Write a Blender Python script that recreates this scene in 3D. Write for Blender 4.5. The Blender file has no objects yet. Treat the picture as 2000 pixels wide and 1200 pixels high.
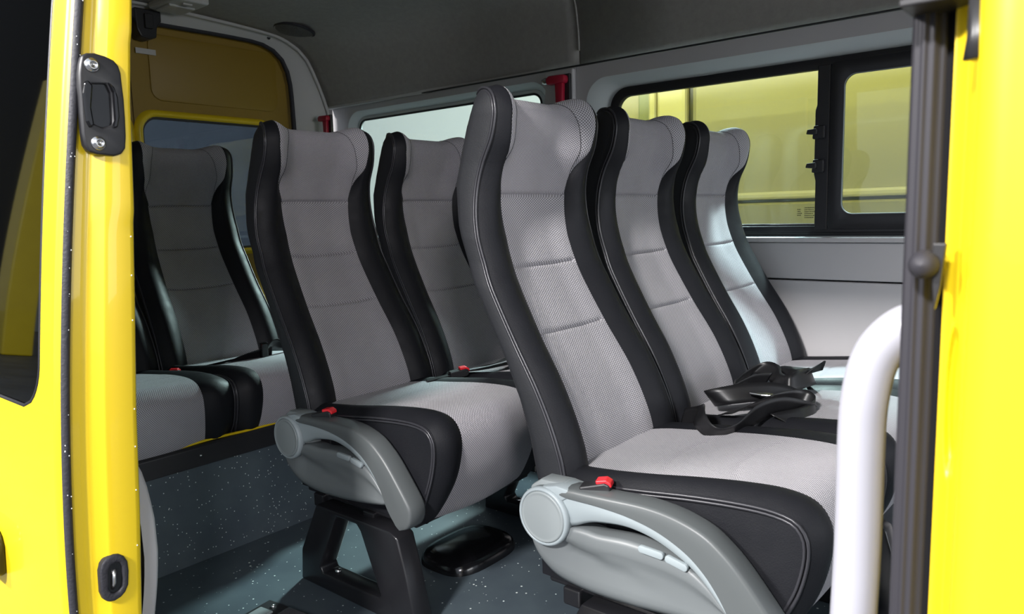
import bpy, bmesh, math, random
from mathutils import Vector, Matrix
import numpy as np
random.seed(4)
PI = math.pi
R = math.radians
S = bpy.context.scene
C = bpy.context.collection

# ------------------------------------------------------------------ camera
cam_d = bpy.data.cameras.new('camera')
cam = bpy.data.objects.new('camera', cam_d)
C.objects.link(cam)
S.camera = cam
YAW, PITCH, ROLL = R(39.5), R(7.2), R(-1.5)
fw = Vector((-math.sin(YAW)*math.cos(PITCH), math.cos(YAW)*math.cos(PITCH), -math.sin(PITCH)))
rt = Vector((math.cos(YAW), math.sin(YAW), 0)); up = rt.cross(fw)
rt2 = rt*math.cos(ROLL) + up*math.sin(ROLL); up2 = up*math.cos(ROLL) - rt*math.sin(ROLL)
M = Matrix((rt2, up2, -fw)).transposed().to_4x4(); M.translation = Vector((0, 0, .95))
cam.matrix_world = M
cam_d.sensor_width = 36; cam_d.lens = 1445/2000*36
cam_d.clip_start = .02; cam_d.clip_end = 200
cam_d.dof.use_dof = True; cam_d.dof.focus_distance = 1.7; cam_d.dof.aperture_fstop = 10

# ------------------------------------------------------------------ world, lights, exposure
S.view_settings.view_transform = 'Standard'; S.view_settings.look = 'None'
S.view_settings.gamma = 1; S.view_settings.use_curve_mapping = False
S.view_settings.exposure = 0.0
W = bpy.data.worlds.new('hall'); S.world = W; W.use_nodes = True
W.node_tree.nodes['Background'].inputs[0].default_value = (.80, .88, 1, 1)
W.node_tree.nodes['Background'].inputs[1].default_value = 1.0

def area(name, loc, target, sx, sy, power, col):
    d = bpy.data.lights.new(name, 'AREA'); d.shape = 'RECTANGLE'; d.size = sx; d.size_y = sy
    d.energy = power; d.color = col
    o = bpy.data.objects.new(name, d); C.objects.link(o); o.location = loc
    o.rotation_euler = (Vector(target)-Vector(loc)).to_track_quat('-Z', 'Y').to_euler()
    return o
area('hall_or_fill_lamp', (3.4, -2.9, 2.5), (-1.7, 1.3, .8), .7, .7, 125, (1, .96, 1))  # added fill through the door opening, brightens the middle row backs
area('hall_or_fill_lamp', (-.15, -3.5, 3.55), (-.9, 1.3, .6), .6, .35, 500, (1, .97, .96))
area('hall_or_fill_lamp', (-4.6, -4.0, 4.2), (-1.2, .5, .8), .9, .6, 820, (1, .97, .95))
area('hall_or_fill_lamp', (.2, 4.1, 3.9), (-1.0, 2.3, .6), .4, .3, 640, (.82, .95, 1))
area('hall_or_fill_lamp', (-3.2, 5.2, 3.6), (-1.8, 1.6, .1), .4, .4, 700, (.80, .97, 1))
area('hall_or_fill_lamp', (-3.5, 6.2, 2.95), (-2.0, 1.0, .5), .4, .4, 480, (.80, .97, 1))
area('hall_or_fill_lamp', (4.6, 1.4, 1.1), (-2.0, 1.5, 1.3), 1.8, 1.4, 55, (.97, .98, 1))  # added soft fill from the cab end, lifts headliner and rear

# ------------------------------------------------------------------ materials
def mat(name, col, rough=.5, metal=0, coat=0, spec=.5):
    m = bpy.data.materials.new(name); m.use_nodes = True
    p = m.node_tree.nodes['Principled BSDF']
    p.inputs['Base Color'].default_value = (*col, 1); p.inputs['Roughness'].default_value = rough
    p.inputs['Metallic'].default_value = metal; p.inputs['Coat Weight'].default_value = coat
    p.inputs['Specular IOR Level'].default_value = spec
    m.diffuse_color = (*col, 1)
    return m
def nd(m, t, **k):
    n = m.node_tree.nodes.new(t)
    for a, b in k.items(): setattr(n, a, b)
    return n
def lk(m, a, b): m.node_tree.links.new(a, b)
def P(m): return m.node_tree.nodes['Principled BSDF']
def math_(m, op, a, b=None):
    n = nd(m, 'ShaderNodeMath', operation=op)
    for i, v in enumerate((a, b)):
        if v is None: continue
        if isinstance(v, (int, float)): n.inputs[i].default_value = v
        else: lk(m, v, n.inputs[i])
    return n.outputs[0]
def bump(m, h, strength, dist):
    b = nd(m, 'ShaderNodeBump'); b.inputs['Strength'].default_value = strength; b.inputs['Distance'].default_value = dist
    lk(m, h, b.inputs['Height']); lk(m, b.outputs[0], P(m).inputs['Normal'])
def noise(m, scale, detail=3, coord='Object', rough=.5):
    tc = nd(m, 'ShaderNodeTexCoord'); n = nd(m, 'ShaderNodeTexNoise')
    n.inputs['Scale'].default_value = scale; n.inputs['Detail'].default_value = detail; n.inputs['Roughness'].default_value = rough
    lk(m, tc.outputs[coord], n.inputs['Vector']); return n.outputs['Fac']
def ramp(m, f, stops):
    r = nd(m, 'ShaderNodeValToRGB'); e = r.color_ramp.elements
    e[0].position, e[0].color = stops[0][0], (*stops[0][1], 1)
    e[1].position, e[1].color = stops[-1][0], (*stops[-1][1], 1)
    for p, c in stops[1:-1]:
        x = e.new(p); x.color = (*c, 1)
    lk(m, f, r.inputs[0]); return r.outputs[0]

def weave(name, dark, light, pitch, sx=1):
    m = mat(name, light, .85, spec=.25)
    uv = nd(m, 'ShaderNodeUVMap'); sep = nd(m, 'ShaderNodeSeparateXYZ'); lk(m, uv.outputs[0], sep.inputs[0])
    k = PI/pitch; ux = math_(m, 'MULTIPLY', sep.outputs[0], sx)
    a = math_(m, 'SINE', math_(m, 'MULTIPLY', math_(m, 'ADD', ux, sep.outputs[1]), k))
    b = math_(m, 'SINE', math_(m, 'MULTIPLY', math_(m, 'SUBTRACT', ux, sep.outputs[1]), k))
    w = math_(m, 'ABSOLUTE', math_(m, 'MULTIPLY', a, b))
    col = ramp(m, w, [(.04, dark), (.42, light), (1, tuple(min(1, c*1.12) for c in light))])
    mx = nd(m, 'ShaderNodeMix', data_type='RGBA', blend_type='MULTIPLY'); mx.inputs[0].default_value = .35
    lk(m, col, mx.inputs[6]); lk(m, ramp(m, noise(m, 7, 4), [(.35, (.72, .72, .74)), (.65, (1, 1, 1))]), mx.inputs[7])
    lk(m, mx.outputs[2], P(m).inputs['Base Color'])
    P(m).inputs['Sheen Weight'].default_value = .12
    bump(m, w, .55, .0012)
    return m
FAB = weave('seat_fabric', (.085, .08, .085), (.45, .435, .465), .0054)
FABW = weave('wing_fabric', (.07, .065, .07), (.50, .485, .515), .0064)
FABL = weave('knit_fabric', (.10, .095, .10), (.45, .437, .462), .0056, .62)
LEA = mat('black_leather', (.009, .0095, .012), .42, spec=.22)
def leather_bump(m):
    n1 = noise(m, 420, 2); n2 = noise(m, 14, 3)
    bump(m, math_(m, 'ADD', math_(m, 'MULTIPLY', n1, .25), math_(m, 'MULTIPLY', n2, 1.0)), .35, .004)
leather_bump(LEA)
lk(LEA, ramp(LEA, noise(LEA, 22, 5), [(.3, (.48,)*3), (.7, (.62,)*3)]), P(LEA).inputs['Roughness'])
PIPE = mat('piping_leather', (.028, .028, .033), .33)
BACK = mat('seat_back_leather', (.018, .019, .022), .52, spec=.38); leather_bump(BACK)
DGREY = mat('dark_grey_plastic', (.085, .094, .096), .42)
bump(DGREY, noise(DGREY, 900, 1), .15, .0005)
MGREY = mat('mid_grey_plastic', (.225, .25, .255), .45)
LGREY = mat('light_grey_plastic', (.27, .31, .325), .45)
BLK = mat('black_metal', (.012, .012, .014), .28)
BLKP = mat('black_plastic', (.018, .018, .02), .38)
BLKG = mat('gloss_black', (.006, .006, .007), .16)
RUB = mat('rubber', (.026, .026, .032), .58, spec=.35)
bump(RUB, noise(RUB, 180, 3), .5, .002)
RUBR = mat('ribbed_rubber', (.028, .027, .033), .55, spec=.3)
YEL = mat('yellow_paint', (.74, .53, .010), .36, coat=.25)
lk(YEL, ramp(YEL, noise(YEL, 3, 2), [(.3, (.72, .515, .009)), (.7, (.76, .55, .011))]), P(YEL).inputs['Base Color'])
YEL_SHADE = mat('yellow_paint_shaded', (.27, .17, .018), .5)  # body yellow with the shade at the rear doors put into the colour
WALL = mat('trim_panel', (.49, .478, .488), .55)
bump(WALL, noise(WALL, 500, 2), .12, .0006)
TRIM = mat('trim_plastic', (.50, .49, .48), .55)
RIM = mat('window_surround', (.60, .65, .66), .5)
LINER = mat('headliner', (.36, .345, .335), .95, spec=.1)
lk(LINER, ramp(LINER, noise(LINER, 40, 6, rough=.7), [(.3, (.29, .275, .262)), (.7, (.34, .325, .31))]), P(LINER).inputs['Base Color'])
bump(LINER, noise(LINER, 600, 2), .3, .001)
WHITE = mat('white_enamel', (.34, .34, .38), .4, coat=.05)
RED = mat('red_plastic', (.75, .02, .03), .35)
REDM = mat('hammer_red', (.42, .012, .04), .4)
CHR = mat('steel', (.62, .62, .62), .25, metal=1)
WEB = mat('belt_webbing', (.009, .009, .010), .36, spec=.45)
uvn = nd(WEB, 'ShaderNodeUVMap'); sp = nd(WEB, 'ShaderNodeSeparateXYZ'); lk(WEB, uvn.outputs[0], sp.inputs[0])
bump(WEB, math_(WEB, 'SINE', math_(WEB, 'MULTIPLY', sp.outputs[0], 4200)), .12, .0003)
FRAME = mat('window_frame', (.014, .014, .017), .38)
LAMP = mat('lamp_lens', (.5, .5, .5), .3)
BEAD = mat('water', (.9, .92, .95), .08, spec=1)

# speckled vinyl floor
VIN = mat('speckled_vinyl', (.1, .13, .14), .4)
tc = nd(VIN, 'ShaderNodeTexCoord'); vo = nd(VIN, 'ShaderNodeTexVoronoi'); vo.inputs['Scale'].default_value = 95
lk(VIN, tc.outputs['Object'], vo.inputs['Vector'])
sepc = nd(VIN, 'ShaderNodeSeparateColor'); lk(VIN, vo.outputs['Color'], sepc.inputs[0])
sm = math_(VIN, 'LESS_THAN', vo.outputs['Distance'], math_(VIN, 'MULTIPLY', math_(VIN, 'POWER', sepc.outputs[0], 2.5), .26))
sel = math_(VIN, 'MULTIPLY', sm, math_(VIN, 'GREATER_THAN', sepc.outputs[1], .45))
mx = nd(VIN, 'ShaderNodeMix', data_type='RGBA'); lk(VIN, sel, mx.inputs[0])
lk(VIN, ramp(VIN, noise(VIN, 9, 4), [(.3, (.055, .072, .088)), (.7, (.075, .098, .112))]), mx.inputs[6]); mx.inputs[7].default_value = (.72, .78, .75, 1)
lk(VIN, mx.outputs[2], P(VIN).inputs['Base Color'])

def glass(name, tint, refl_rough=.02, ior=1.5):
    m = bpy.data.materials.new(name); m.use_nodes = True; nt = m.node_tree
    nt.nodes.remove(nt.nodes['Principled BSDF']); out = nt.nodes['Material Output']
    tr = nd(m, 'ShaderNodeBsdfTransparent'); tr.inputs[0].default_value = (*tint, 1)
    gl = nd(m, 'ShaderNodeBsdfGlossy'); gl.inputs['Roughness'].default_value = refl_rough
    ge = nd(m, 'ShaderNodeNewGeometry'); vm = nd(m, 'ShaderNodeVectorMath', operation='DOT_PRODUCT')
    lk(m, ge.outputs['Incoming'], vm.inputs[0]); lk(m, ge.outputs['Normal'], vm.inputs[1])
    f0 = ((ior-1)/(ior+1))**2
    sch = math_(m, 'POWER', math_(m, 'SUBTRACT', 1, math_(m, 'ABSOLUTE', vm.outputs['Value'])), 5)
    fac = math_(m, 'ADD', math_(m, 'MULTIPLY', sch, 1-f0), f0)
    mx = nd(m, 'ShaderNodeMixShader'); lk(m, fac, mx.inputs[0]); lk(m, tr.outputs[0], mx.inputs[1]); lk(m, gl.outputs[0], mx.inputs[2])
    lk(m, mx.outputs[0], out.inputs[0]); return m
GLASS = glass('tinted_window_glass', (.84, .90, .88))
GLASSD = glass('dark_door_glass', (.025, .028, .03), ior=1.9)
GLASSR = glass('rear_glass', (.42, .46, .50))

# ------------------------------------------------------------------ helpers
def link(name, me, m, parent=None, smooth=True):
    o = bpy.data.objects.new(name, me); C.objects.link(o)
    if m is not None: me.materials.append(m)
    if smooth:
        for p in me.polygons: p.use_smooth = True
    if parent is not None: o.parent = parent
    return o
def empty(name, loc=(0, 0, 0), rot=(0, 0, 0)):
    o = bpy.data.objects.new(name, None); C.objects.link(o); o.location = loc; o.rotation_euler = rot
    o.empty_display_size = .05
    return o
def tag(o, label, cat, group=None):
    o['label'] = label; o['category'] = cat
    if group: o['group'] = group
    return o
def struct(o, label=None):
    o['kind'] = 'structure'
    if label: o['label'] = label
    return o
def grid(name, rows, m, parent=None, uv=None, closed=False, smooth=True, caps=False):
    """rows: list of lists of points"""
    nr, nc = len(rows), len(rows[0])
    vs = [tuple(p) for r in rows for p in r]; fs = []
    cc = nc if closed else nc-1
    for i in range(nr-1):
        for j in range(cc):
            k = (j+1) % nc
            fs.append((i*nc+j, i*nc+k, (i+1)*nc+k, (i+1)*nc+j))
    if caps:
        fs.append(tuple(range(nc))[::-1]); fs.append(tuple((nr-1)*nc+j for j in range(nc)))
    me = bpy.data.meshes.new(name); me.from_pydata(vs, [], fs); me.update()
    if uv is not None:
        l = me.uv_layers.new(name='UVMap'); fl = [q for r in uv for q in r]
        for lp in me.loops: l.data[lp.index].uv = fl[lp.vertex_index]
    return link(name, me, m, parent, smooth)
def tube(name, pts, r, m, parent=None, n=8, closed=False, flat=1.0):
    pts = [Vector(p) for p in pts]; rows = []
    rad = r if isinstance(r, (list, tuple)) else [r]*len(pts)
    prev = None
    for i, p in enumerate(pts):
        t = (pts[min(i+1, len(pts)-1)] - pts[max(i-1, 0)]).normalized()
        if closed: t = (pts[(i+1) % len(pts)] - pts[i-1]).normalized()
        if prev is None:
            a = Vector((0, 0, 1)) if abs(t.z) < .9 else Vector((1, 0, 0))
            u = (a - t*a.dot(t)).normalized()
        else: u = (prev - t*prev.dot(t)).normalized()
        prev = u; v = t.cross(u)
        rows.append([p + u*(rad[i]*math.cos(2*PI*k/n)) + v*(rad[i]*flat*math.sin(2*PI*k/n)) for k in range(n)])
    if closed: rows.append(rows[0])
    return grid(name, rows, m, parent, closed=True, caps=not closed)
def box(name, lo, hi, m, parent=None, bev=.003, seg=2):
    bm = bmesh.new(); bmesh.ops.create_cube(bm, size=1)
    for v in bm.verts:
        v.co = Vector([lo[i] + (v.co[i]+.5)*(hi[i]-lo[i]) for i in range(3)])
    if bev: bmesh.ops.bevel(bm, geom=bm.edges[:], offset=bev, segments=seg, affect='EDGES', profile=.5)
    me = bpy.data.meshes.new(name); bm.to_mesh(me); bm.free()
    return link(name, me, m, parent, smooth=False)
def prism(name, outline, axis, a, b, m, parent=None, bev=.002, hole=None, smooth=False, seg=2):
    """outline in the plane perpendicular to axis ('y': (x,z); 'x': (y,z); 'z': (x,y)), extruded a..b, optional hole outline"""
    def mk(p, t): return {'y': (p[0], t, p[1]), 'x': (t, p[0], p[1]), 'z': (p[0], p[1], t)}[axis]
    bm = bmesh.new(); es = []
    loops = [outline] + ([hole] if hole else [])
    for lp in loops:
        vs = [bm.verts.new(mk(p, a)) for p in lp]
        for i in range(len(vs)): es.append(bm.edges.new((vs[i], vs[(i+1) % len(vs)])))
    if hole: bmesh.ops.triangle_fill(bm, edges=es, use_beauty=True)
    else: bmesh.ops.contextual_create(bm, geom=es)
    r = bmesh.ops.extrude_face_region(bm, geom=bm.faces[:])
    d = Vector(mk((0, 0), b-a)) if axis != 'y' else Vector((0, b-a, 0))
    if axis == 'x': d = Vector((b-a, 0, 0))
    if axis == 'z': d = Vector((0, 0, b-a))
    bmesh.ops.translate(bm, verts=[v for v in r['geom'] if isinstance(v, bmesh.types.BMVert)], vec=d)
    bmesh.ops.recalc_face_normals(bm, faces=bm.faces[:])
    if bev:
        ed = [e for e in bm.edges if len(e.link_faces) == 2 and e.calc_face_angle(0) > .6]
        bmesh.ops.bevel(bm, geom=ed, offset=bev, segments=seg, affect='EDGES', profile=.5, clamp_overlap=True)
    me = bpy.data.meshes.new(name); bm.to_mesh(me); bm.free()
    o = link(name, me, m, parent, smooth=False)
    if smooth:
        for p in me.polygons: p.use_smooth = True
        me.set_sharp_from_angle(angle=R(40))
    return o
def spline(pts, n):
    """catmull-rom through pts (tuples of any dim), n samples equally spaced along arc"""
    p = [np.array(q, float) for q in pts]; p = [2*p[0]-p[1]] + p + [2*p[-1]-p[-2]]
    out = []
    for i in range(1, len(p)-2):
        for t in np.linspace(0, 1, 14, endpoint=False):
            out.append(.5*((2*p[i]) + (-p[i-1]+p[i+1])*t + (2*p[i-1]-5*p[i]+4*p[i+1]-p[i+2])*t*t + (-p[i-1]+3*p[i]-3*p[i+1]+p[i+2])*t**3))
    out.append(p[-2]); out = np.array(out)
    d = np.r_[0, np.cumsum(np.linalg.norm(np.diff(out, axis=0), axis=1))]
    s = np.linspace(0, d[-1], n)
    return np.array([[np.interp(q, d, out[:, k]) for k in range(out.shape[1])] for q in s])
def rrect(x0, x1, z0, z1, r, n=6):
    o = []
    for cx, cz, a in ((x1-r, z1-r, 0), (x0+r, z1-r, 90), (x0+r, z0+r, 180), (x1-r, z0+r, 270)):
        for k in range(n+1):
            t = R(a+90*k/n); o.append((cx+r*math.cos(t), cz+r*math.sin(t)))
    return o
def ellipse(cx, cz, rx, rz, n=28): return [(cx+rx*math.cos(2*PI*k/n), cz+rz*math.sin(2*PI*k/n)) for k in range(n)]
def lathe(name, prof, m, parent=None, axis='y', c=(0, 0, 0), n=24):
    """prof: (radius, height along axis)"""
    rows = []
    for r, h in prof:
        row = []
        for k in range(n):
            a, b = r*math.cos(2*PI*k/n), r*math.sin(2*PI*k/n)
            row.append({'y': (c[0]+a, c[1]+h, c[2]+b), 'x': (c[0]+h, c[1]+a, c[2]+b), 'z': (c[0]+a, c[1]+b, c[2]+h)}[axis])
        rows.append(row)
    return grid(name, rows, m, parent, closed=True)
def smoothstep(a, b, x):
    t = max(0, min(1, (x-a)/(b-a))); return t*t*(3-2*t)
def copy_tree(o, parent=None):
    c = o.copy(); C.objects.link(c); c.parent = parent
    for ch in [q for q in list(bpy.data.objects) if q.parent is o]: copy_tree(ch, c)
    return c

# ================================================================== THE VAN: setting
YF = 2.50      # inner face of the far side wall
XR = -3.25     # rear wall
# floor
fl = prism('floor', [(-1.95, .56), (1.6, .56), (1.6, YF+.06), (-1.95, YF+.06)], 'z', -.05, 0, VIN, bev=0); struct(fl, 'speckled dark vinyl van floor')
pl = box('floor', (XR-.1, .60, -.05), (-1.95, YF+.06, .275), VIN, bev=.004); struct(pl, 'raised rear floor step faced with speckled vinyl')
tr = prism('trim_1', [(-1.99, .275), (-1.942, .275), (-1.942, .328), (-1.948, .335), (-3.2, .335), (-3.2, .275)], 'y', .62, YF, BLKP, bev=.002); struct(tr, 'black edging along the raised rear floor')
for k, yy in enumerate((.98, 1.62, 2.2)):
    lathe('screw', [(.004, -1.9415+1.9415), (.004, .002), (.0, .003)], CHR, tr, 'x', (-1.942, yy, .305), 10)
yl = tube('bench_edge', [(-1.955, y, .338+.002*math.sin(y*20)) for y in np.linspace(.9, 1.5, 20)], .004, YEL, tr, 6)
yl['label'] = 'thin yellow strip showing on the step edge'

# far side wall: panels around two window openings
wall = empty('wall_right'); struct(wall, 'light grey lined far side wall of the van')
def wprism(name, outl, y0, y1, m, **k): return prism(name, outl, 'y', y0, y1, m, wall, **k)
# lower panels with crease between
prism('lower_panel', [(XR, 0), (1.2, 0), (1.2, .704), (XR, .704)], 'y', YF, YF+.04, WALL, wall, bev=.004)
prism('middle_panel', [(XR, .71), (1.2, .71), (1.2, .824), (1.2, .830), (XR, .830)], 'y', YF-.006, YF+.04, WALL, wall, bev=.003)
# sill ledge that catches the light
prism('sill', [(-1.60, .832), (1.2, .832), (1.2, .848), (-1.60, .848)], 'y', YF-.026, YF+.05, WALL, wall, bev=.003)
prism('sill', [(-3.2, .832), (-1.72, .832), (-1.72, .848), (-3.2, .848)], 'y', YF-.026, YF+.05, WALL, wall, bev=.003)
# upper surround panel (front half) with rounded opening; slanted reveal
def surround(x0, x1, z0, z1, ox0, ox1, oz0, oz1, r, parent, inn):
    """panel x0..x1,z0..z1 at YF with rounded opening, and sloping reveal to the frame at YF+.04"""
    prism('window_panel', [(x0, z0), (x1, z0), (x1, z1), (x0, z1)], 'y', YF, YF+.012, WALL, parent, bev=.0, hole=rrect(ox0, ox1, oz0, oz1, r)[::-1])
    a = rrect(ox0, ox1, oz0, oz1, r, 8); b = rrect(*inn, 8)
    grid('reveal', [[(p[0], YF-.0005, p[1]) for p in a], [(p[0]*.6+q[0]*.4, YF+.008, p[1]*.6+q[1]*.4) for p, q in zip(a, b)], [(q[0], YF+.05, q[1]) for q in b]], RIM, parent, closed=True)
surround(-1.70, 1.2, .846, 1.516, -1.655, 1.1, .848, 1.462, .09, wall, (-1.560, .615, .852, 1.414, .072))
surround(XR, -1.7015, .846, 1.516, -3.13, -1.84, .848, 1.488, .09, wall, (-3.090, -1.885, .864, 1.458, .058))
box('panel_backing', (-1.74, YF+.013, .846), (-1.67, YF+.028, 1.513), BLKP, wall, bev=0)
box('panel_backing', (XR-.1, YF+.013, .5), (-3.15, YF+.05, 1.6), BLKP, wall, bev=0)
box('panel_backing', (XR-.1, YF+.051, 1.47), (1.2, YF+.07, 1.6), BLKP, wall, bev=0)
prism('pillar_cover', [(-1.90, .85), (-1.704, .85), (-1.704, 1.512), (-1.84, 1.512), (-1.84, 1.46), (-1.86, 1.3)], 'y', YF-.02, YF+.002, WALL, wall, bev=.006)

prism('outer_skin', [(XR-.1, -.5), (1.2, -.5), (1.2, .846), (XR-.1, .846)], 'y', YF+.041, YF+.06, BLKP, wall, bev=0)
# front half: sliding window in black frame
w1 = empty('window_1', (0, YF+.04, 0)); struct(w1, 'black framed far side window with fixed and sliding panes')
def w1p(name, outl, y0, y1, m, **k): return prism(name, outl, 'y', y0, y1, m, w1, **k)
w1p('window_frame', rrect(-1.565, .62, .848, 1.418, .075, 8), -.01, .015, FRAME, bev=.002, hole=rrect(-1.53, .58, .888, 1.384, .05, 8)[::-1], smooth=True)
w1p('fixed_pane', [(-1.54, .88), (-.76, .88), (-.76, 1.39), (-1.54, 1.39)], .006, .010, GLASS, bev=0)
w1p('lower_rail', [(-1.5, .862), (.6, .862), (.6, .884), (-1.5, .884)], -.018, -.004, FRAME, bev=.003)
w1p('glazing_strip', [(-1.50, .8875), (-.775, .8875), (-.775, .892), (-1.50, .892)], -.008, .004, CHR, bev=.001)
w1p('window_divider', [(-.782, .87), (-.742, .87), (-.742, 1.395), (-.782, 1.395), (-.782, 1.27), (-.787, 1.255), (-.787, 1.05), (-.782, 1.03)], -.022, .004, FRAME, bev=.003)
w1p('sash_frame', rrect(-.742, .60, .872, 1.400, .02, 4), -.022, -.004, FRAME, bev=.002, hole=rrect(-.700, .56, .922, 1.356, .035, 8)[::-1], smooth=True)
tube('sash_edge', [(p[0], -.021, p[1]) for p in rrect(-.700, .56, .921, 1.356, .035, 10)], .002, MGREY, w1, 6, closed=True)
w1p('sliding_pane', [(-.715, .91), (.57, .91), (.57, 1.37), (-.715, 1.37)], -.016, -.012, GLASS, bev=0)
for z in (1.185, 1.078):
    l = prism('latch', [(-.790, z-.022), (-.752, z-.022), (-.752, z+.020), (-.786, z+.020)], 'y', -.040, -.020, FRAME, w1, bev=.004)
    prism('latch_tab', [(-.806, z-.006), (-.772, z-.010), (-.772, z+.010), (-.802, z+.008)], 'y', -.052, -.036, BLKP, l, bev=.003)
# etched marks on the glass, mirrored small print
def etched(x, z, n, wd, parent, y, sc=1):
    rnd = random.Random(int(x*100)); bm = bmesh.new()
    for r_ in range(n):
        xx = x
        while xx < x+wd*(1-.25*(r_ % 2)):
            ww = rnd.uniform(.0015, .004)*sc; zz = z - r_*.0065*sc
            vs = [bm.verts.new(p) for p in ((xx, y, zz), (xx+ww, y, zz), (xx+ww, y, zz+.0032*sc), (xx, y, zz+.0032*sc))]
            bm.faces.new(vs); xx += ww+.0014*sc
    me = bpy.data.meshes.new('etched_mark'); bm.to_mesh(me); bm.free()
    o = link('etched_mark', me, BLKP, parent, smooth=False); return o
etched(-.822, .942, 6, .036, w1, .0055); etched(-.846, .937, 4, .012, w1, .0055)
etched(-.512, 1.330, 4, .03, w1, -.0165)

w2 = empty('window_2', (0, YF+.04, 0)); struct(w2, 'far side rear window behind the seats')
prism('window_frame', rrect(-3.095, -1.88, .86, 1.462, .06, 8), 'y', -.004, .008, RIM, w2, bev=0, hole=rrect(-3.075, -1.90, .88, 1.446, .045, 8)[::-1], smooth=True)
tube('window_seal', [(p[0], -.005, p[1]) for p in rrect(-3.074, -1.901, .881, 1.445, .044, 10)], .005, FRAME, w2, 6, closed=True)
prism('pane', rrect(-3.075, -1.90, .88, 1.446, .045, 8), 'y', .002, .006, GLASS, w2, bev=0)

# ceiling headliner: profile in YZ, panels split at seam
profF = spline([(2.530, 1.518), (2.527, 1.60), (2.518, 1.69), (2.495, 1.78), (2.42, 1.845), (2.2, 1.885), (1.50, 1.905), (.90, 1.885), (.72, 1.84), (.64, 1.74), (.62, 1.62)], 70)
profR = spline([(2.415, 1.506), (2.395, 1.56), (2.355, 1.645), (2.302, 1.737), (2.215, 1.797), (2.08, 1.828), (1.60, 1.850), (1.0, 1.835), (.80, 1.785), (.66, 1.722), (.62, 1.62)], 70)
ceil = empty('ceiling'); struct(ceil, 'dark grey fabric headliner')
def liner(x0, x1, n=8):
    rows = []
    xs = np.linspace(x0, x1, n)
    for A, B in zip(profF, profR):
        row = []
        for x in xs:
            k = smoothstep(-2.3, -3.2, x) if x > -3.2 else 1
            k = 1-smoothstep(-3.2, -2.2, x)
            p = A*(1-k)+B*k; row.append((x, p[0], p[1]))
        rows.append(row)
    o = grid('headliner_panel', rows, LINER, ceil)
    md = o.modifiers.new('thick', 'SOLIDIFY'); md.thickness = .02; md.offset = -1
    return o
cr = []
for x in np.linspace(-3.25, -1.9, 20):
    k = 1-smoothstep(-3.2, -2.2, x); p = profF[0]*(1-k)+profR[0]*k
    cr.append([(x, YF+.04, 1.524), (x, YF, 1.517), (x, p[0]*1-.004*k, p[1]+.002*k), (x, p[0]-.002, p[1]+.02)])
grid('corner_trim', cr, TRIM, ceil)
liner(-1.7, 1.2); liner(-3.19, -1.706, 26)
for x in (-1.703,): 
    tube('seam_strip', [(x, y-.002, z-.002) for y, z in profF[2:-1]], .004, LINER, ceil, 6)
tube('headliner_edge', [(x, YF-.004, 1.520) for x in np.linspace(XR, 1.2, 30)], .0035, BLKP, ceil, 6)
# outer roof to keep daylight out
roof = grid('outer_roof', [[(x, y, z) for x in (-3.4, 1.2)] for y, z in [(2.60, 1.51), (2.59, 1.6), (2.52, 1.93), (1.5, 2.02), (.6, 1.93), (.50, 1.68), (.47, 1.60)]], YEL); struct(roof, 'yellow outer roof skin')
roof.name = 'wall_roof'

# rear wall: trim ring between headliner and door arch
rw = empty('wall_rear'); struct(rw, 'grey trim around the yellow rear door')
def arch(y0, y1, zt, zb, r, n=10):
    o = [(y1, zb)]
    for k in range(n+1):
        t = R(90*k/n); o.append((y1-r+r*math.cos(t), zt-r+r*math.sin(t)))
    for k in range(n+1):
        t = R(90+90*k/n); o.append((y0+r+r*math.cos(t), zt-r+r*math.sin(t)))
    o.append((y0, zb)); return o
inner = spline([(2.245, .3), (2.245, 1.0), (2.242, 1.46), (2.232, 1.64), (2.19, 1.735), (2.10, 1.785), (1.95, 1.795), (1.6, 1.793), (1.45, 1.793), (.95, 1.79), (.81, 1.735), (.77, 1.64), (.755, 1.46), (.755, .3)], 70)
outer = spline([(2.50, .3), (2.49, 1.0), (2.425, 1.46), (2.395, 1.56), (2.355, 1.645), (2.302, 1.737), (2.215, 1.797), (2.08, 1.828), (1.6, 1.850), (1.45, 1.850), (1.0, 1.835), (.80, 1.785), (.66, 1.722), (.62, 1.46), (.60, .3)], 70)
grid('rear_trim', [[(XR+.02, *p) for p in inner], [(XR+.035, *(p*.95+q*.05)) for p, q in zip(inner, outer)], [(XR+.04, *(p*.3+q*.7)) for p, q in zip(inner, outer)], [(XR+.065, *(p*.1+q*.9)) for p, q in zip(inner, outer)], [(XR+.075, *q) for q in outer]], TRIM, rw)
tube('rear_trim_rib', [(XR+.075, *(p*.04+q*.96)) for p, q in zip(inner, outer)], .009, TRIM, rw, 8)
tube('door_gasket', [(XR+.02, *p) for p in inner], .013, RUB, rw, 8)
lathe('trim_clip', [(.010, 0), (.008, .004), (0, .006)], BLKP, rw, 'x', (XR+.045, 2.115, 1.815), 12)
g = grid('outer_shell', [[(XR-.05, y, z) for y in np.linspace(.5, 2.6, 4)] for z in (-.3, .3)], YEL, rw, smooth=False)

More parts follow.
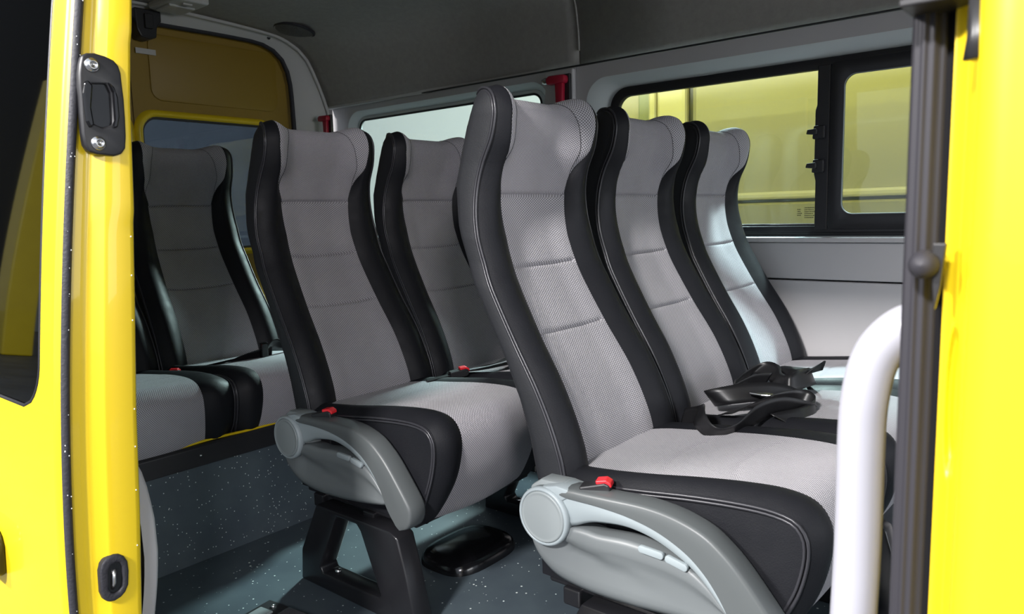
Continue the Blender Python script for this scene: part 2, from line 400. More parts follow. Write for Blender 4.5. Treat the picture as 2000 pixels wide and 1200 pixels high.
# rear doors (right leaf and left leaf)
d1 = empty('door_1', (XR, 0, 0)); struct(d1, 'yellow painted inside of the rear door with upper window')
def yzpoly(name, outl, x0, x1, m, parent, **k): return prism(name, outl, 'x', x0, x1, m, parent, **k)
for nm, (y0, y1, wy0, wy1) in dict(a=(1.475, 2.26, 1.50, 2.13), b=(.74, 1.470, .84, 1.44)).items():
    leaf = yzpoly('door_leaf', [(y0, .3), (y1, .3), (y1, 1.81), (y0, 1.81)], -.03, -.01, YEL_SHADE, d1, bev=0, hole=rrect(wy0, wy1, .82, 1.405, .07, 8)[::-1])
    # raised band over window and pressed upper panel
    a = rrect(wy0-.03, wy1+.03, .79, 1.435, .09, 8); b = rrect(wy0, wy1, .82, 1.405, .07, 8)
    grid('window_return', [[(-.010, *p) for p in a], [(.012, p[0]*.6+q[0]*.4, p[1]*.6+q[1]*.4) for p, q in zip(a, b)], [(.006, *q) for q in b], [(-.03, *q) for q in b]], YEL, leaf, closed=True)
    prism('seal', rrect(wy0-.004, wy1+.004, .816, 1.409, .072, 8), 'x', -.022, -.008, FRAME, leaf, bev=0, hole=rrect(wy0+.010, wy1-.010, .830, 1.395, .062, 8)[::-1], smooth=True)
    prism('pane', rrect(wy0, wy1, .82, 1.405, .07, 8), 'x', -.02, -.016, GLASSR, leaf, bev=0)
    prism('pressed_panel', rrect(y0+.08, y1-.085, 1.475, 1.755, .05, 8), 'x', -.012, -.003, YEL_SHADE, leaf, bev=.006, smooth=True)

# door catch and its label plate at the top of the rear doors
t = empty('door_catch', (XR, 1.53, 1.80)); tag(t, 'black latch housing at the top middle of the yellow rear doors', 'latch')
prism('housing', [(-.05, -.055), (-.035, -.085), (.0, -.09), (.03, -.08), (.035, -.04), (.055, -.01), (.055, .03), (-.055, .03)], 'x', .0, .075, BLKP, t, bev=.006)
box('hook', (.07, -.02, -.05), (.09, .015, .01), BLKP, t, bev=.004)
b_ = box('paper_label', (XR-.002, 1.50, 1.662), (XR+.002, 1.585, 1.685), WHITE, bev=.0005); tag(b_, 'small pale plate under the black rear door latch', 'plate')
b_.data.materials[0] = TRIM
# dome light
t = empty('dome_light', (-3.05, 1.60, 1.845)); tag(t, 'rectangular interior light on the headliner above the rear doors', 'lamp')
box('light_housing', (-.11, -.075, -.018), (.11, .075, .015), TRIM, t, bev=.01, seg=3)
box('light_lens', (-.09, -.055, -.026), (.03, .055, -.016), LAMP, t, bev=.006, seg=3)
box('light_switch', (.05, -.02, -.024), (.075, .02, -.016), TRIM, t, bev=.003)
# speaker
t = empty('ceiling_speaker', (-3.04, 2.14, 1.826), (R(-9), R(2), 0)); tag(t, 'round dark speaker grille on the headliner above the rear seats', 'speaker')
lathe('speaker_rim', [(.0, .004), (.092, .004), (.100, 0), (.098, -.006), (.088, -.008)], RUB, t, 'z', n=36)
sg = mat('speaker_mesh', (.06, .06, .065), .6)
vv = nd(sg, 'ShaderNodeTexVoronoi'); vv.inputs['Scale'].default_value = 260; tcx = nd(sg, 'ShaderNodeTexCoord'); lk(sg, tcx.outputs['Object'], vv.inputs['Vector'])
lk(sg, ramp(sg, vv.outputs['Distance'], [(.2, (.015,)*3), (.5, (.11,)*3)]), P(sg).inputs['Base Color'])
lathe('grille', [(.0, -.012), (.05, -.011), (.088, -.006)], sg, t, 'z', n=36)

# emergency hammers
def hammer(loc, sc, label):
    t = empty('emergency_hammer', loc); tag(t, label, 'hammer', 'red emergency hammers on the far wall'); t.scale = (sc,)*3
    prism('hammer_handle', [(-.018, -.14), (.012, -.14), (.016, -.02), (-.022, -.02)], 'y', -.022, .0, REDM, t, bev=.005, smooth=True)
    prism('hammer_head', [(-.058, -.022), (.024, -.022), (.030, -.008), (.026, .010), (-.050, .012), (-.062, .0)], 'y', -.03, .006, REDM, t, bev=.007, smooth=True)
    lathe('steel_tip', [(0, -.030), (.010, -.024), (.014, -.012), (.014, .0)], CHR, t, 'x', (-.062, -.012, -.005), 14)
    box('bracket', (-.024, .0, -.13), (.036, .016, .016), BLKP, t, bev=.004)
hammer((-1.745, YF-.036, 1.475), 1.0, 'red emergency hammer on the pillar behind the nearest seat')
hammer((-3.115, 2.36, 1.452), .8, 'small red emergency hammer in the far rear corner above the left seats')

# near side wall behind sliding door, header, front pillar
nw = empty('wall_left'); struct(nw, 'yellow near side of the van with the sliding door opening')
prism('side_panel', [(XR-.1, -.35), (-1.46, -.35), (-1.46, 1.62), (XR-.1, 1.62)], 'y', .58, .61, WALL, nw, bev=.004)
prism('side_skin', [(XR-.1, -.5), (-1.46, -.5), (-1.46, 1.62), (XR-.1, 1.62)], 'y', .555, .579, YEL, nw, bev=.004)
prism('door_header', [(.48, 1.575), (.62, 1.575), (.66, 1.70), (.60, 1.76), (.50, 1.70)], 'x', -3.3, 1.2, YEL, nw, bev=.01)
prism('sill_step', [(-1.46, -.5), (1.2, -.5), (1.2, -.05), (-1.46, -.05)], 'y', .56, .60, BLKP, nw, bev=.004)

# ---- front pillar of opening (right edge of frame)
def col(name, pts, z0, z1, m, parent, n=2, **k):
    return grid(name, [[(x, y, z) for x, y in pts] for z in np.linspace(z0, z1, n)], m, parent, **k)
fp = empty('wall_front'); struct(fp, 'yellow front pillar beside the door opening')
skin = spline([(-.0638, .4715), (-.0632, .462), (-.0615, .452), (-.057, .4455), (-.045, .4425), (.1, .440), (.9, .44)], 60)
col('pillar_skin', [tuple(p) for p in skin], -.5, 1.6, YEL, fp)
rows = []
for z in np.linspace(.5, 1.25, 160):
    row = []
    for k in range(25):
        q = k/24; x = -.0785+.0147*q; y = .4925-.021*q**1.6
        e = ((x+.0705)/.0042)**2 + ((z-.835)/.045)**2
        y += .010*smoothstep(1.15, .55, e) if e < 1.2 else 0
        y += .0015*math.exp(-((q-.62)/.06)**2)
        row.append((x, y, z))
    rows.append(row)
grid('door_rebate', rows, YEL, fp)
col('door_rebate', [(-.0785, .4925), (-.079, .50), (-.083, .53), (-.08, .60)], -.5, 1.6, YEL, fp)
# pressed hollows in the rebate: bulged channel
z_ = np.linspace(.55, 1.30, 70)
def seal_rows():
    rows = []
    n = 14
    for z in z_:
        row = []
        for k in range(n+1):
            a = k/n
            x = -.1015 + a*.0178
            y = .497 - .006*math.sin(a*PI) + .0012*math.cos(a*PI*7)
            row.append((x, y, z))
        row = [(-.1015, .53, z)] + row + [(-.0835, .53, z)]
        rows.append(row)
    return rows
slr = grid('pillar_rubber_seal', seal_rows(), RUBR, fp)
col('dark_gap', [(-.0845, .503), (-.0788, .500), (-.0786, .493)], .3, 1.5, BLKP, fp)
# interior pillar trim behind the seal
prism('pillar_trim', [(-.11, -.05), (.3, -.05), (.3, 1.6), (-.11, 1.6)], 'y', .60, .62, BLKP, fp, bev=.003)
# top bracket
tb = empty('roller_bracket', (-.08, .47, 1.055)); tag(tb, 'dark metal bracket plate at the top of the front door pillar', 'bracket')
box('bracket_plate', (-.022, -.005, .002), (.022, .03, .006), BLKP, tb, bev=.001)
prism('bracket_body', [(-.022, .003), (.024, .003), (.024, .05), (-.022, .05)], 'y', .0, .03, BLKP, tb, bev=.003)
tb2 = tube('bracket_stem', [(.016, -.01, .0), (.017, -.012, -.02), (.0175, -.012, -.032)], [.004, .005, .007], BLKP, tb, 10)
# stop buffer
t = empty('door_stop', (-.086, .485, .915)); tag(t, 'round grey rubber door stop on the front pillar seal', 'door stop')
lathe('buffer', [(0, -.020), (.0045, -.019), (.008, -.013), (.0085, -.006), (.0065, .0), (.004, .004)], RUBR, t, 'y', n=20)
prism('stop_arm', [(.004, .012), (.0105, .012), (.0085, -.012), (.006, -.026), (.0045, -.012)], 'y', -.010, -.004, BLKP, t, bev=.0006)

# grab rail
gp = [(-.138, .555, .55), (-.137, .56, .70), (-.137, .56, .78), (-.1355, .56, .812), (-.131, .562, .838), (-.122, .565, .855), (-.108, .57, .866), (-.085, .575, .870), (-.06, .58, .871)]
gt = spline([(-.140, .555, -.02)] + gp, 300)
gr = tube('grab_rail', [tuple(p) for p in gt], .0160, WHITE, None, 20); tag(gr, 'white enamelled vertical grab rail bending into the front pillar', 'grab rail')

# ================================================================== sliding door (left)
sd = empty('door_2', (-1.2, 0, 0)); struct(sd, 'open yellow sliding door with dark glass at the left edge')
YZ = [-.4, .365, .445, .524, .602, .68, .756, .831, .906, .98, 1.054, 1.128, 1.202, 1.276, 1.7]
YY = [.345, .379, .385, .389, .393, .398, .405, .413, .421, .430, .441, .451, .462, .473, .535]
YF_ = np.polyfit(YZ[1:], YY[1:], 3)
def yo(z): return float(np.polyval(YF_, max(z, .1)))-.006
zz = np.linspace(-.35, 1.62, 110)
def gx(z):   # right edge of the glass, relative to the door edge
    base = float(np.interp(z, [.65, .83, 1.257], [-.068, -.066, -.068])); r = .075
    z0 = .667
    if z < z0+r: base -= r - math.sqrt(max(0, r*r-(z0+r-z)**2))
    return base
def skin_row(z, xa, xb, n=10):
    out = []
    for k in range(n+1):
        x = xa + (xb-xa)*k/n
        out.append((x, yo(z)+(.010*max(0, 1+x/.014)**2 if x > -.014 else 0), z))
    return out
xs_edge = lambda a: [a+( -.014-a)*k/6 for k in range(7)] + [-.011, -.008, -.005, -.003, 0]
def rowx(z, xsl): return [(x, yo(z)+(.008*((x+.014)/.014)**2.2 if x > -.014 else 0), z) for x in xsl]
zu = [z for z in np.linspace(.6675, 1.62, 90)]
grid('door_skin', [rowx(z, xs_edge(gx(z))) for z in zu], YEL, sd)
grid('door_skin', [rowx(z, xs_edge(-1.3)) for z in np.linspace(-.35, .6675, 40)], YEL, sd)
gl = []
for z in zu: gl.append([(gx(z)+( -1.2-gx(z))*k/8, yo(z)+.003, z) for k in range(9)])
grid('door_glass', gl, GLASSD, sd)
tube('glass_seal', [(gx(z)+.001, yo(z)+.001, z) for z in zu[::-1]] + [(x, yo(.667)+.001, .667) for x in np.linspace(gx(.6675), -1.2, 12)], .003, FRAME, sd, 6)
box('door_inner', (-1.3, .47, -.35), (-.09, .525, .62), BLKP, sd, bev=.005)
# rubber seal along the edge
def edge_pts(z): return yo(z)+.006
rows = []
for z in zz:
    y0 = edge_pts(z); row = []
    for k in range(9):
        a = PI*k/8; row.append((.0 + .007*math.sin(a), y0 + .0125*(1-math.cos(a))/2, z))
    rows.append(row)
grid('door_rubber_seal', rows, RUB, sd)
# jamb facets
rows = []
for z in zz:
    y0 = edge_pts(z)+.012
    yb = float(np.interp(z, [-.4, .323, .492, .658, .82, .979, 1.134, 1.288, 1.6], [.44, .482, .494, .503, .515, .526, .534, .548, .575]))
    u = (yb-y0)
    st = .003*smoothstep(.95, .97, z) + .004*smoothstep(1.225, 1.235, z)
    pts = [(-.004, y0), (-.003, y0+.15*u), (-.003+.0*st, y0+.22*u), (-.001, y0+.24*u), (.0, y0+.27*u), (.0+st*.5, y0+.33*u), (.012, y0+.46*u), (.013, y0+.5*u), (.0135+st, y0+.9*u), (.0125+st, y0+.96*u), (.008+st, yb), (-.03, yb+.003)]
    rows.append([(x, y, z) for x, y in pts])
grid('door_edge', rows, YEL, sd)
# edge recess plate: striker guide with two bolts  (local y,z outline)
gxs = [(.4680,1.1940), (.4750,1.1985), (.4860,1.2000), (.5000,1.1975), (.5120,1.1930), (.5180,1.1860), (.5205,1.1760), (.5210,1.1580), (.5218,1.1380), (.5212,1.1070), (.5200,1.0820), (.5175,1.0640), (.5110,1.0550), (.5000,1.0515), (.4750,1.0530), (.4650,1.0565), (.4600,1.0660), (.4588,1.0830), (.4595,1.1120), (.4605,1.1360), (.4603,1.1500), (.4620,1.1690), (.4645,1.1820)]
gd = prism('striker_guide', gxs, 'x', .004, .0195, BLKP, sd, bev=.003, hole=[(.478, 1.155), (.498, 1.157), (.504, 1.146), (.503, 1.121), (.502, 1.098), (.487, 1.093), (.475, 1.098), (.474, 1.123)][::-1], smooth=True, seg=3)
prism('guide_rib', [(.499, 1.160), (.507, 1.153), (.511, 1.138), (.511, 1.110), (.507, 1.094), (.500, 1.092), (.504, 1.105), (.505, 1.145)], 'x', .015, .0255, BLKG, gd, bev=.003)
prism('guide_rib', [(.466, 1.155), (.472, 1.160), (.478, 1.152), (.473, 1.12), (.475, 1.095), (.468, 1.090), (.464, 1.10), (.463, 1.14)], 'x', .015, .0235, BLKG, gd, bev=.003)
prism('guide_floor', rrect(.470, .508, 1.088, 1.162, .01, 4), 'x', .013, .0145, BLKG, gd, bev=0)
for y, z in ((.4795, 1.1815), (.4785, 1.0695)):
    b = lathe('bolt', [(.0105, .0), (.0105, .002), (.009, .0035), (.0075, .0035), (.0070, .007), (.0050, .0085), (.0045, .0065), (0, .0065)], CHR, sd, 'x', (.0195, y, z), 24)
# lower latch pocket
lo = [(.4230,.4190), (.4265,.4300), (.4310,.4350), (.4380,.4385), (.4460,.4390), (.4530,.4370), (.4600,.4310), (.4645,.4210), (.4650,.4050), (.4625,.3830), (.4570,.3730), (.4500,.3675), (.4400,.3650), (.4310,.3670), (.4250,.3740), (.4220,.3850)]
lp = prism('latch_surround', lo, 'x', .004, .0185, RUB, sd, bev=.0035, hole=[(.4350,.4140), (.4370,.4205), (.4410,.4245), (.4470,.4260), (.4530,.4235), (.4560,.4150), (.4550,.3950), (.4530,.3840), (.4480,.3775), (.4410,.3765), (.4360,.3810), (.4330,.3880)][::-1], smooth=True, seg=3)
prism('latch_pocket', rrect(.430, .458, .373, .43, .008, 8), 'x', .0125, .0138, BLKG, lp, bev=0)
tube('latch_claw', [(.013, .440, .385), (.017, .442, .395), (.016, .443, .405), (.013, .445, .415)], .0035, CHR, lp, 8)
# water beads on seal and edge
rnd = random.Random(3)
beads = []
for k in range(46):
    z = rnd.uniform(.3, 1.35); y0 = edge_pts(z); beads.append((.0062, y0+rnd.uniform(.003, .010), z, rnd.uniform(.0006, .0013)))
for z in (1.31, 1.17, .98, .93, .87, .80, .66, .60, .53, .44): beads.append((.0145, .4+.0*z+float(np.interp(z, [.33, .82, 1.29], [.075, .108, .140])), z, .0012))
bm = bmesh.new()
for x, y, z, r in beads:
    bmesh.ops.create_icosphere(bm, subdivisions=1, radius=r, matrix=Matrix.Translation((x, y, z)) @ Matrix.Diagonal((.6, 1, 1.3, 1)))
me = bpy.data.meshes.new('water_beads'); bm.to_mesh(me); bm.free()
o = link('water_beads', me, BEAD, sd); o['kind'] = 'stuff'
# inner trim bulge
rows = []
for z in np.linspace(-.1, .56, 24):
    b = float(np.interp(z, [-.1, .0, .2, .27, .32, .38, .45, .52, .56], [.485, .495, .52, .530, .539, .546, .545, .535, .520]))
    rows.append([(-1.0, b+.01, z), (-.3, b+.006, z), (-.1, b+.003, z), (-.06, b, z), (-.05, b-.008, z), (-.045, b-.03, z)])
grid('inner_trim', rows, WALL, sd)
hd = prism('door_handle', [(-.262, .350), (-.256, .358), (-.253, .405), (-.262, .422), (-.275, .430), (-.56, .430), (-.56, .350)], 'y', .345, .376, BLKG, sd, bev=.006, smooth=True, seg=3)

# ================================================================== SEATS
PZ = [1.14, 1.1, 1.05, 1.0, .95, .9, .85, .8, .7, .6, .5, .42]
PX = [-.972, -.981, -1.004, -1.015, -1.015, -1.006, -.99, -.968, -.911, -.848, -.803, -.785]
path = list(zip(PX, PZ))[::-1] + [(-.972, 1.165), (-.982, 1.188), (-1.003, 1.201), (-1.03, 1.203), (-1.052, 1.194)]
NL = 190
pth = spline(path, NL)
arc = np.r_[0, np.cumsum(np.linalg.norm(np.diff(pth, axis=0), axis=1))]
tan = np.gradient(pth, axis=0); tan /= np.linalg.norm(tan, axis=1)[:, None]
nor = np.stack([tan[:, 1], -tan[:, 0]], 1)          # points forward / up
top_i = int(np.argmin([abs(p[1]-1.14)+abs(p[0]+.972) for p in pth]))
a_top = arc[top_i]; a_end = arc[-1]
RZ = [.42, .512, .582, .661, .741, .824, .929, 1.014, 1.076, 1.13, 1.165, 1.182]
RX = [-.868, -.886, -.91, -.947, -.992, -1.038, -1.076, -1.090, -1.079, -1.064, -1.05, -1.048]
HWZ = [.42, .5, .6, .7, .8, .85, .9, .95, 1.0, 1.05, 1.1, 1.14]
HW = [.221, .222, .219, .213, .210, .205, .205, .200, .194, .188, .185, .183]
hw_, fw_, rp = [], [], []
for i in range(NL):
    z = pth[i][1]; a = arc[i]
    if a <= a_top:
        hw_.append(float(np.interp(z, HWZ, HW)))
        f = float(np.interp(z, [.42, .6, .8, .9, 1.0, 1.05, 1.1, 1.14], [.136, .130, .117, .112, .117, .132, .146, .152]))
        rz = z + (.012 if z < 1.1 else .012)
    else:
        q = (a-a_top)/(a_end-a_top)
        hw_.append(.183 - .040*max(0, q)**2.2); f = .152 - .010*q - .018*max(0, q-.3)**1.5
    fw_.append(f)
    if a <= a_top: rz_ = z+.005
    else: rz_ = 1.145+.037*((a-a_top)/(a_end-a_top))**.8
    rz_ = min(rz_, 1.182)
    rp.append((float(np.interp(rz_, RZ, RX)), rz_))
seam_z = [.990, .842, .706]
seam_a = [arc[int(np.argmin(abs(pth[:top_i, 1]-z)))] for z in seam_z]
def front_off(i, u):
    """offset along the normal at lateral distance u from the centre"""
    a = arc[i]; z = pth[i][1] if a <= a_top else 1.2
    hw, f = hw_[i], fw_[i]; head = smoothstep(1.0, 1.10, z)
    end = smoothstep(a_top+.02, a_end, a)
    val = -.014*(1-head)-.026*head; val *= (1-.75*end)
    cr = .020*(1-.8*end); uc = hw-.040
    u = abs(u)
    if u <= f:
        k = smoothstep(f*.40, f, u)
        if head > 0:
            k2 = smoothstep(f*.45, f*1.02, u)
            o = val + k2*(cr*.9*head - val)*head + k*(.010)*(1-head)
        else: o = val + k*.010
        if u < f-.001:
            pil = 0
            for s in seam_a: pil += math.exp(-((a-s)/.0036)**2)
            o -= .009*pil*(1 if a <= a_top else 0)
            # padded swelling between seams
        return o
    edge = front_off(i, f)
    if u <= uc: return edge + (cr-edge)*math.sin(PI/2*(u-f)/max(1e-4, uc-f))
    t = (u-uc)/(hw-uc); return cr*math.cos(t*PI/2)**.9 if t < 1 else 0
def backrest_meshes(parent):
    def pt(i, u):
        o = front_off(i, u); p = pth[i]; n = nor[i]
        return (p[0]+n[0]*o, u, p[1]+n[1]*o)
    def strip(name, m, i0, i1, ufun, nu, uvs=True):
        rows, uv = [], []
        for i in range(i0, i1+1):
            r, q = [], []
            for k in range(nu+1):
                u = ufun(i, k/nu); r.append(pt(i, u)); q.append((u, arc[i]))
            rows.append(r); uv.append(q)
        return grid(name, rows, m, parent, uv=uv)
    idx = [0] + [int(np.argmin(abs(arc-s))) for s in seam_a[::-1]] + [NL-1]
    for a, b in zip(idx[:-2], idx[1:-1]): strip('back_panel', FABL, a, b, lambda i, k: -fw_[i]+2*fw_[i]*k, 26)
    # headrest centre and wings
    def wu(i):
        q = (arc[i]-arc[idx[3]])/(a_end-arc[idx[3]])
        return fw_[i]*(.995 - .42*max(0, min(1, (q-.16)*1.25))**.8)
    strip('headrest_panel', FAB, idx[3], NL-1, lambda i, k: -wu(i)+2*wu(i)*k, 22)
    for s in (-1, 1):
        w = strip('headrest_wing', FABW, idx[3], NL-1, lambda i, k, s=s: s*(wu(i)+(fw_[i]-wu(i))*k), 8)
        tube('stitch_line', [Vector(pt(i, s*wu(i)))+Vector((nor[i][0], 0, nor[i][1]))*.0004 for i in range(idx[3], NL)], .0007, BACK, w, 5)
    for s in (-1, 1):
        strip('side_bolster', LEA, 0, NL-1, lambda i, k, s=s: s*(fw_[i]+(hw_[i]-.0005-fw_[i])*k), 12)
        for off in (.0, -.0065):
            pts = []
            for i in range(0, NL, 2):
                p = pth[i]; n = nor[i]
                pts.append((p[0]+n[0]*(off+.001), s*(hw_[i]+.0015), p[1]+n[1]*(off+.001)))
            tube('piping', pts, .0030, PIPE, parent, 6)
    # side panels and rear shell as one leather shell
    rows = []
    for i in range(NL):
        p, hw = pth[i], hw_[i]; r = rp[i]; row = []
        def half(s):
            h = []
            for k in range(11):
                t = k/10
                x = p[0]+(r[0]-p[0])*t; z = p[1]+(r[1]-p[1])*t
                bul = .004*math.sin(PI*min(1, t*1.05))**.8 - .03*max(0, t-.68)**1.6*3.6
                sg = -.006 if k == 0 else 0
                h.append((x, s*(hw+bul), z))
            hb = h[-1][1]
            for t in (.12, .3, .6, 1.0):
                h.append((r[0]-.032*math.sin(t*PI/2)*min(1, (a_end-arc[i])/.06+.15), hb*(1-t)*.98, r[1]))
            return h
        A = half(-1); B = half(1)[::-1][1:]
        rows.append(A+B)
    grid('back_shell', rows, BACK, parent)
    n = NL-1   # close the top
    p, r = pth[n], rp[n]
    top = []
    for t in np.linspace(0, 1, 6):
        x = p[0]+(r[0]-.01-p[0])*t; z = p[1]+(r[1]-p[1])*t + .004*math.sin(PI*t); w = hw_[n]*(1-.08*t)
        top.append([(x, w*k, z) for k in np.linspace(-1, 1, 9)])
    grid('top_cap', top, LEA, parent)

cpath = [(-.85, .440), (-.78, .447), (-.70, .455), (-.62, .464), (-.54, .474), (-.46, .481), (-.40, .482), (-.36, .474), (-.341, .455), (-.335, .430), (-.338, .395), (-.350, .350), (-.372, .305), (-.400, .262), (-.425, .240)]
NC = 110
cp = spline(cpath, NC); carc = np.r_[0, np.cumsum(np.linalg.norm(np.diff(cp, axis=0), axis=1))]
ct = np.gradient(cp, axis=0); ct /= np.linalg.norm(ct, axis=1)[:, None]; cn = np.stack([-ct[:, 1], ct[:, 0]], 1)
CHW = .2225; SH = .013
def cushion_meshes(parent, wfab=.148):
    def hwc(i): return CHW - .02*smoothstep(.62, .80, carc[i])
    def fwc(i): return wfab + .012*math.sin(carc[i]*9) - .03*smoothstep(.10, 0, carc[i]) + .012*smoothstep(.50, .60, carc[i])*0
    def off(i, u):
        v = u+SH; f = fwc(i); hw = hwc(i)+(SH if v > 0 else -SH); u = abs(v)
        lip = smoothstep(.42, .52, carc[i])
        if u < f:
            o = .012 + .010*lip*math.cos(u/f*PI/2) - .004*(1-lip)*math.cos(u/f*PI/2)*1.0
            if u < f-.002:
                for s in (.20, .335):
                    o -= .003*math.exp(-((carc[i]-s-.04*(u/f)**2)/.004)**2)
            return o
        t = (u-f)/(hw-f); o0 = .012
        return o0*(1-t) + .012*math.sin(PI*t) - .004*t*t
    def pt(i, u): o = off(i, u); return (cp[i][0]+cn[i][0]*o, u, cp[i][1]+cn[i][1]*o)
    def strip(name, m, ufun, nu):
        rows, uv = [], []
        for i in range(NC):
            rows.append([pt(i, ufun(i, k/nu)) for k in range(nu+1)]); uv.append([(ufun(i, k/nu), carc[i]) for k in range(nu+1)])
        return grid(name, rows, m, parent, uv=uv)
    strip('seat_panel', FAB, lambda i, k: -SH-fwc(i)+2*fwc(i)*k, 24)
    for s in (-1, 1):
        strip('seat_bolster', LEA, lambda i, k, s=s: (s*fwc(i)-SH)*(1-k)+s*hwc(i)*k, 8)
        for of in (-.003, -.0095):
            tube('seat_piping', [(cp[i][0]+cn[i][0]*of, s*(hwc(i)+.0005), cp[i][1]+cn[i][1]*of) for i in range(0, NC, 2)], .0028, PIPE, parent, 6)
        rows = []
        for i in range(NC):
            p = cp[i]; q = (min(p[0]*1.0, -.43), .238); row = []
            for k in range(9):
                t = k/8; row.append((p[0]+(q[0]-p[0])*t, s*(hwc(i)-.001+.004*math.sin(PI*min(1, t*.9+.05))-.003), p[1]-.006*(1-t)*0+(q[1]-p[1])*t))
            rows.append(row)
        grid('seat_side', rows, LEA, parent)
    box('seat_pan', (-.84, -.21, .222), (-.42, .21, .245), BLK, parent, bev=.004)
    # closing the rear under the back
    grid('seat_rear', [[(-.85, u, z) for u in (-.22, 0, .22)] for z in (.24, .44)], LEA, parent)

def make_seat(name, wfab=.148):
    t = empty(name)
    backrest_meshes(t); cushion_meshes(t, wfab)
    # reclining bracket between back and cushion
    return t
seat0 = make_seat('van_seat')
SEATS = []
def place_seat(x, y, z, label, group, first=[True]):
    if first[0]: o = seat0; first[0] = False
    else: o = copy_tree(seat0)
    o.location = (x, y, z); tag(o, label, 'seat', group); SEATS.append(o); return o
G1, G2, G3 = 'seats of the front row', 'seats of the middle row', 'seats of the rear bench'
a1 = place_seat(0, 1.325, 0, 'largest grey and black seat, nearest the open door, armrest cut by photo bottom', G1)
a2 = place_seat(0, 1.780, 0, 'front row middle seat with a black lap belt heaped on its cushion', G1)
a3 = place_seat(0, 2.243, 0, 'front row seat against the far window, brightly lit lower backrest', G1)
b1 = place_seat(-.803, 1.325, .008, 'middle row aisle seat with full grey armrest and black floor leg in view', G2)
b2 = place_seat(-.803, 1.780, .008, 'middle row seat half hidden between the two armrest seats', G2)
c1 = place_seat(-1.608, 1.327, .018, 'rear bench seat fully in shadow, left of the middle row armrest seat', G3)
c0 = place_seat(-1.608, .872, .018, 'rear bench seat mostly hidden behind the yellow door edge, pale cushion front showing', G3)

# support frame rails and floor legs, a part of the seats that carry them
def leg(parent, x, y, th=.055):
    X = lambda d: d+x-.800
    return prism('leg', [(X(.063), .225), (X(.345), .225), (X(.368), .215), (X(.395), .12), (X(.425), .0), (X(-.02), .0), (X(-.012), .085)], 'y', y, y+th, BLK, parent, bev=.005,
          hole=[(X(.138), .200), (X(.145), .212), (X(.222), .212), (X(.236), .198), (X(.300), .056), (X(.294), .045), (X(.074), .042), (X(.066), .056)], smooth=True)
for st_, xx, yy in ((a1, 0, -.252), (a2, .06, -.02), (a3, None, 0), (b1, -.012, -.252), (b2, .068, -.06)):
    o = empty('seat_frame', (0, 0, 0)); o.parent = st_; o['label'] = 'black steel frame under the cushion'
    o.location.z = -st_.location.z
    box('rail_bar', (-.60, -.222, .192+st_.location.z), (-.56, .222, .228+st_.location.z), BLK, o, bev=.004)
    box('rail_bar', (-.80, -.222, .192+st_.location.z), (-.76, .222, .228+st_.location.z), BLK, o, bev=.004)
    if xx is None: continue
    leg(o, xx, yy)
    for dx in (.10, .36):
        lathe('leg_bolt', [(.009, 0), (.009, .005), (.005, .007), (0, .007)], CHR, o, 'z', (xx-.8+dx, yy+.03, .044), 10)

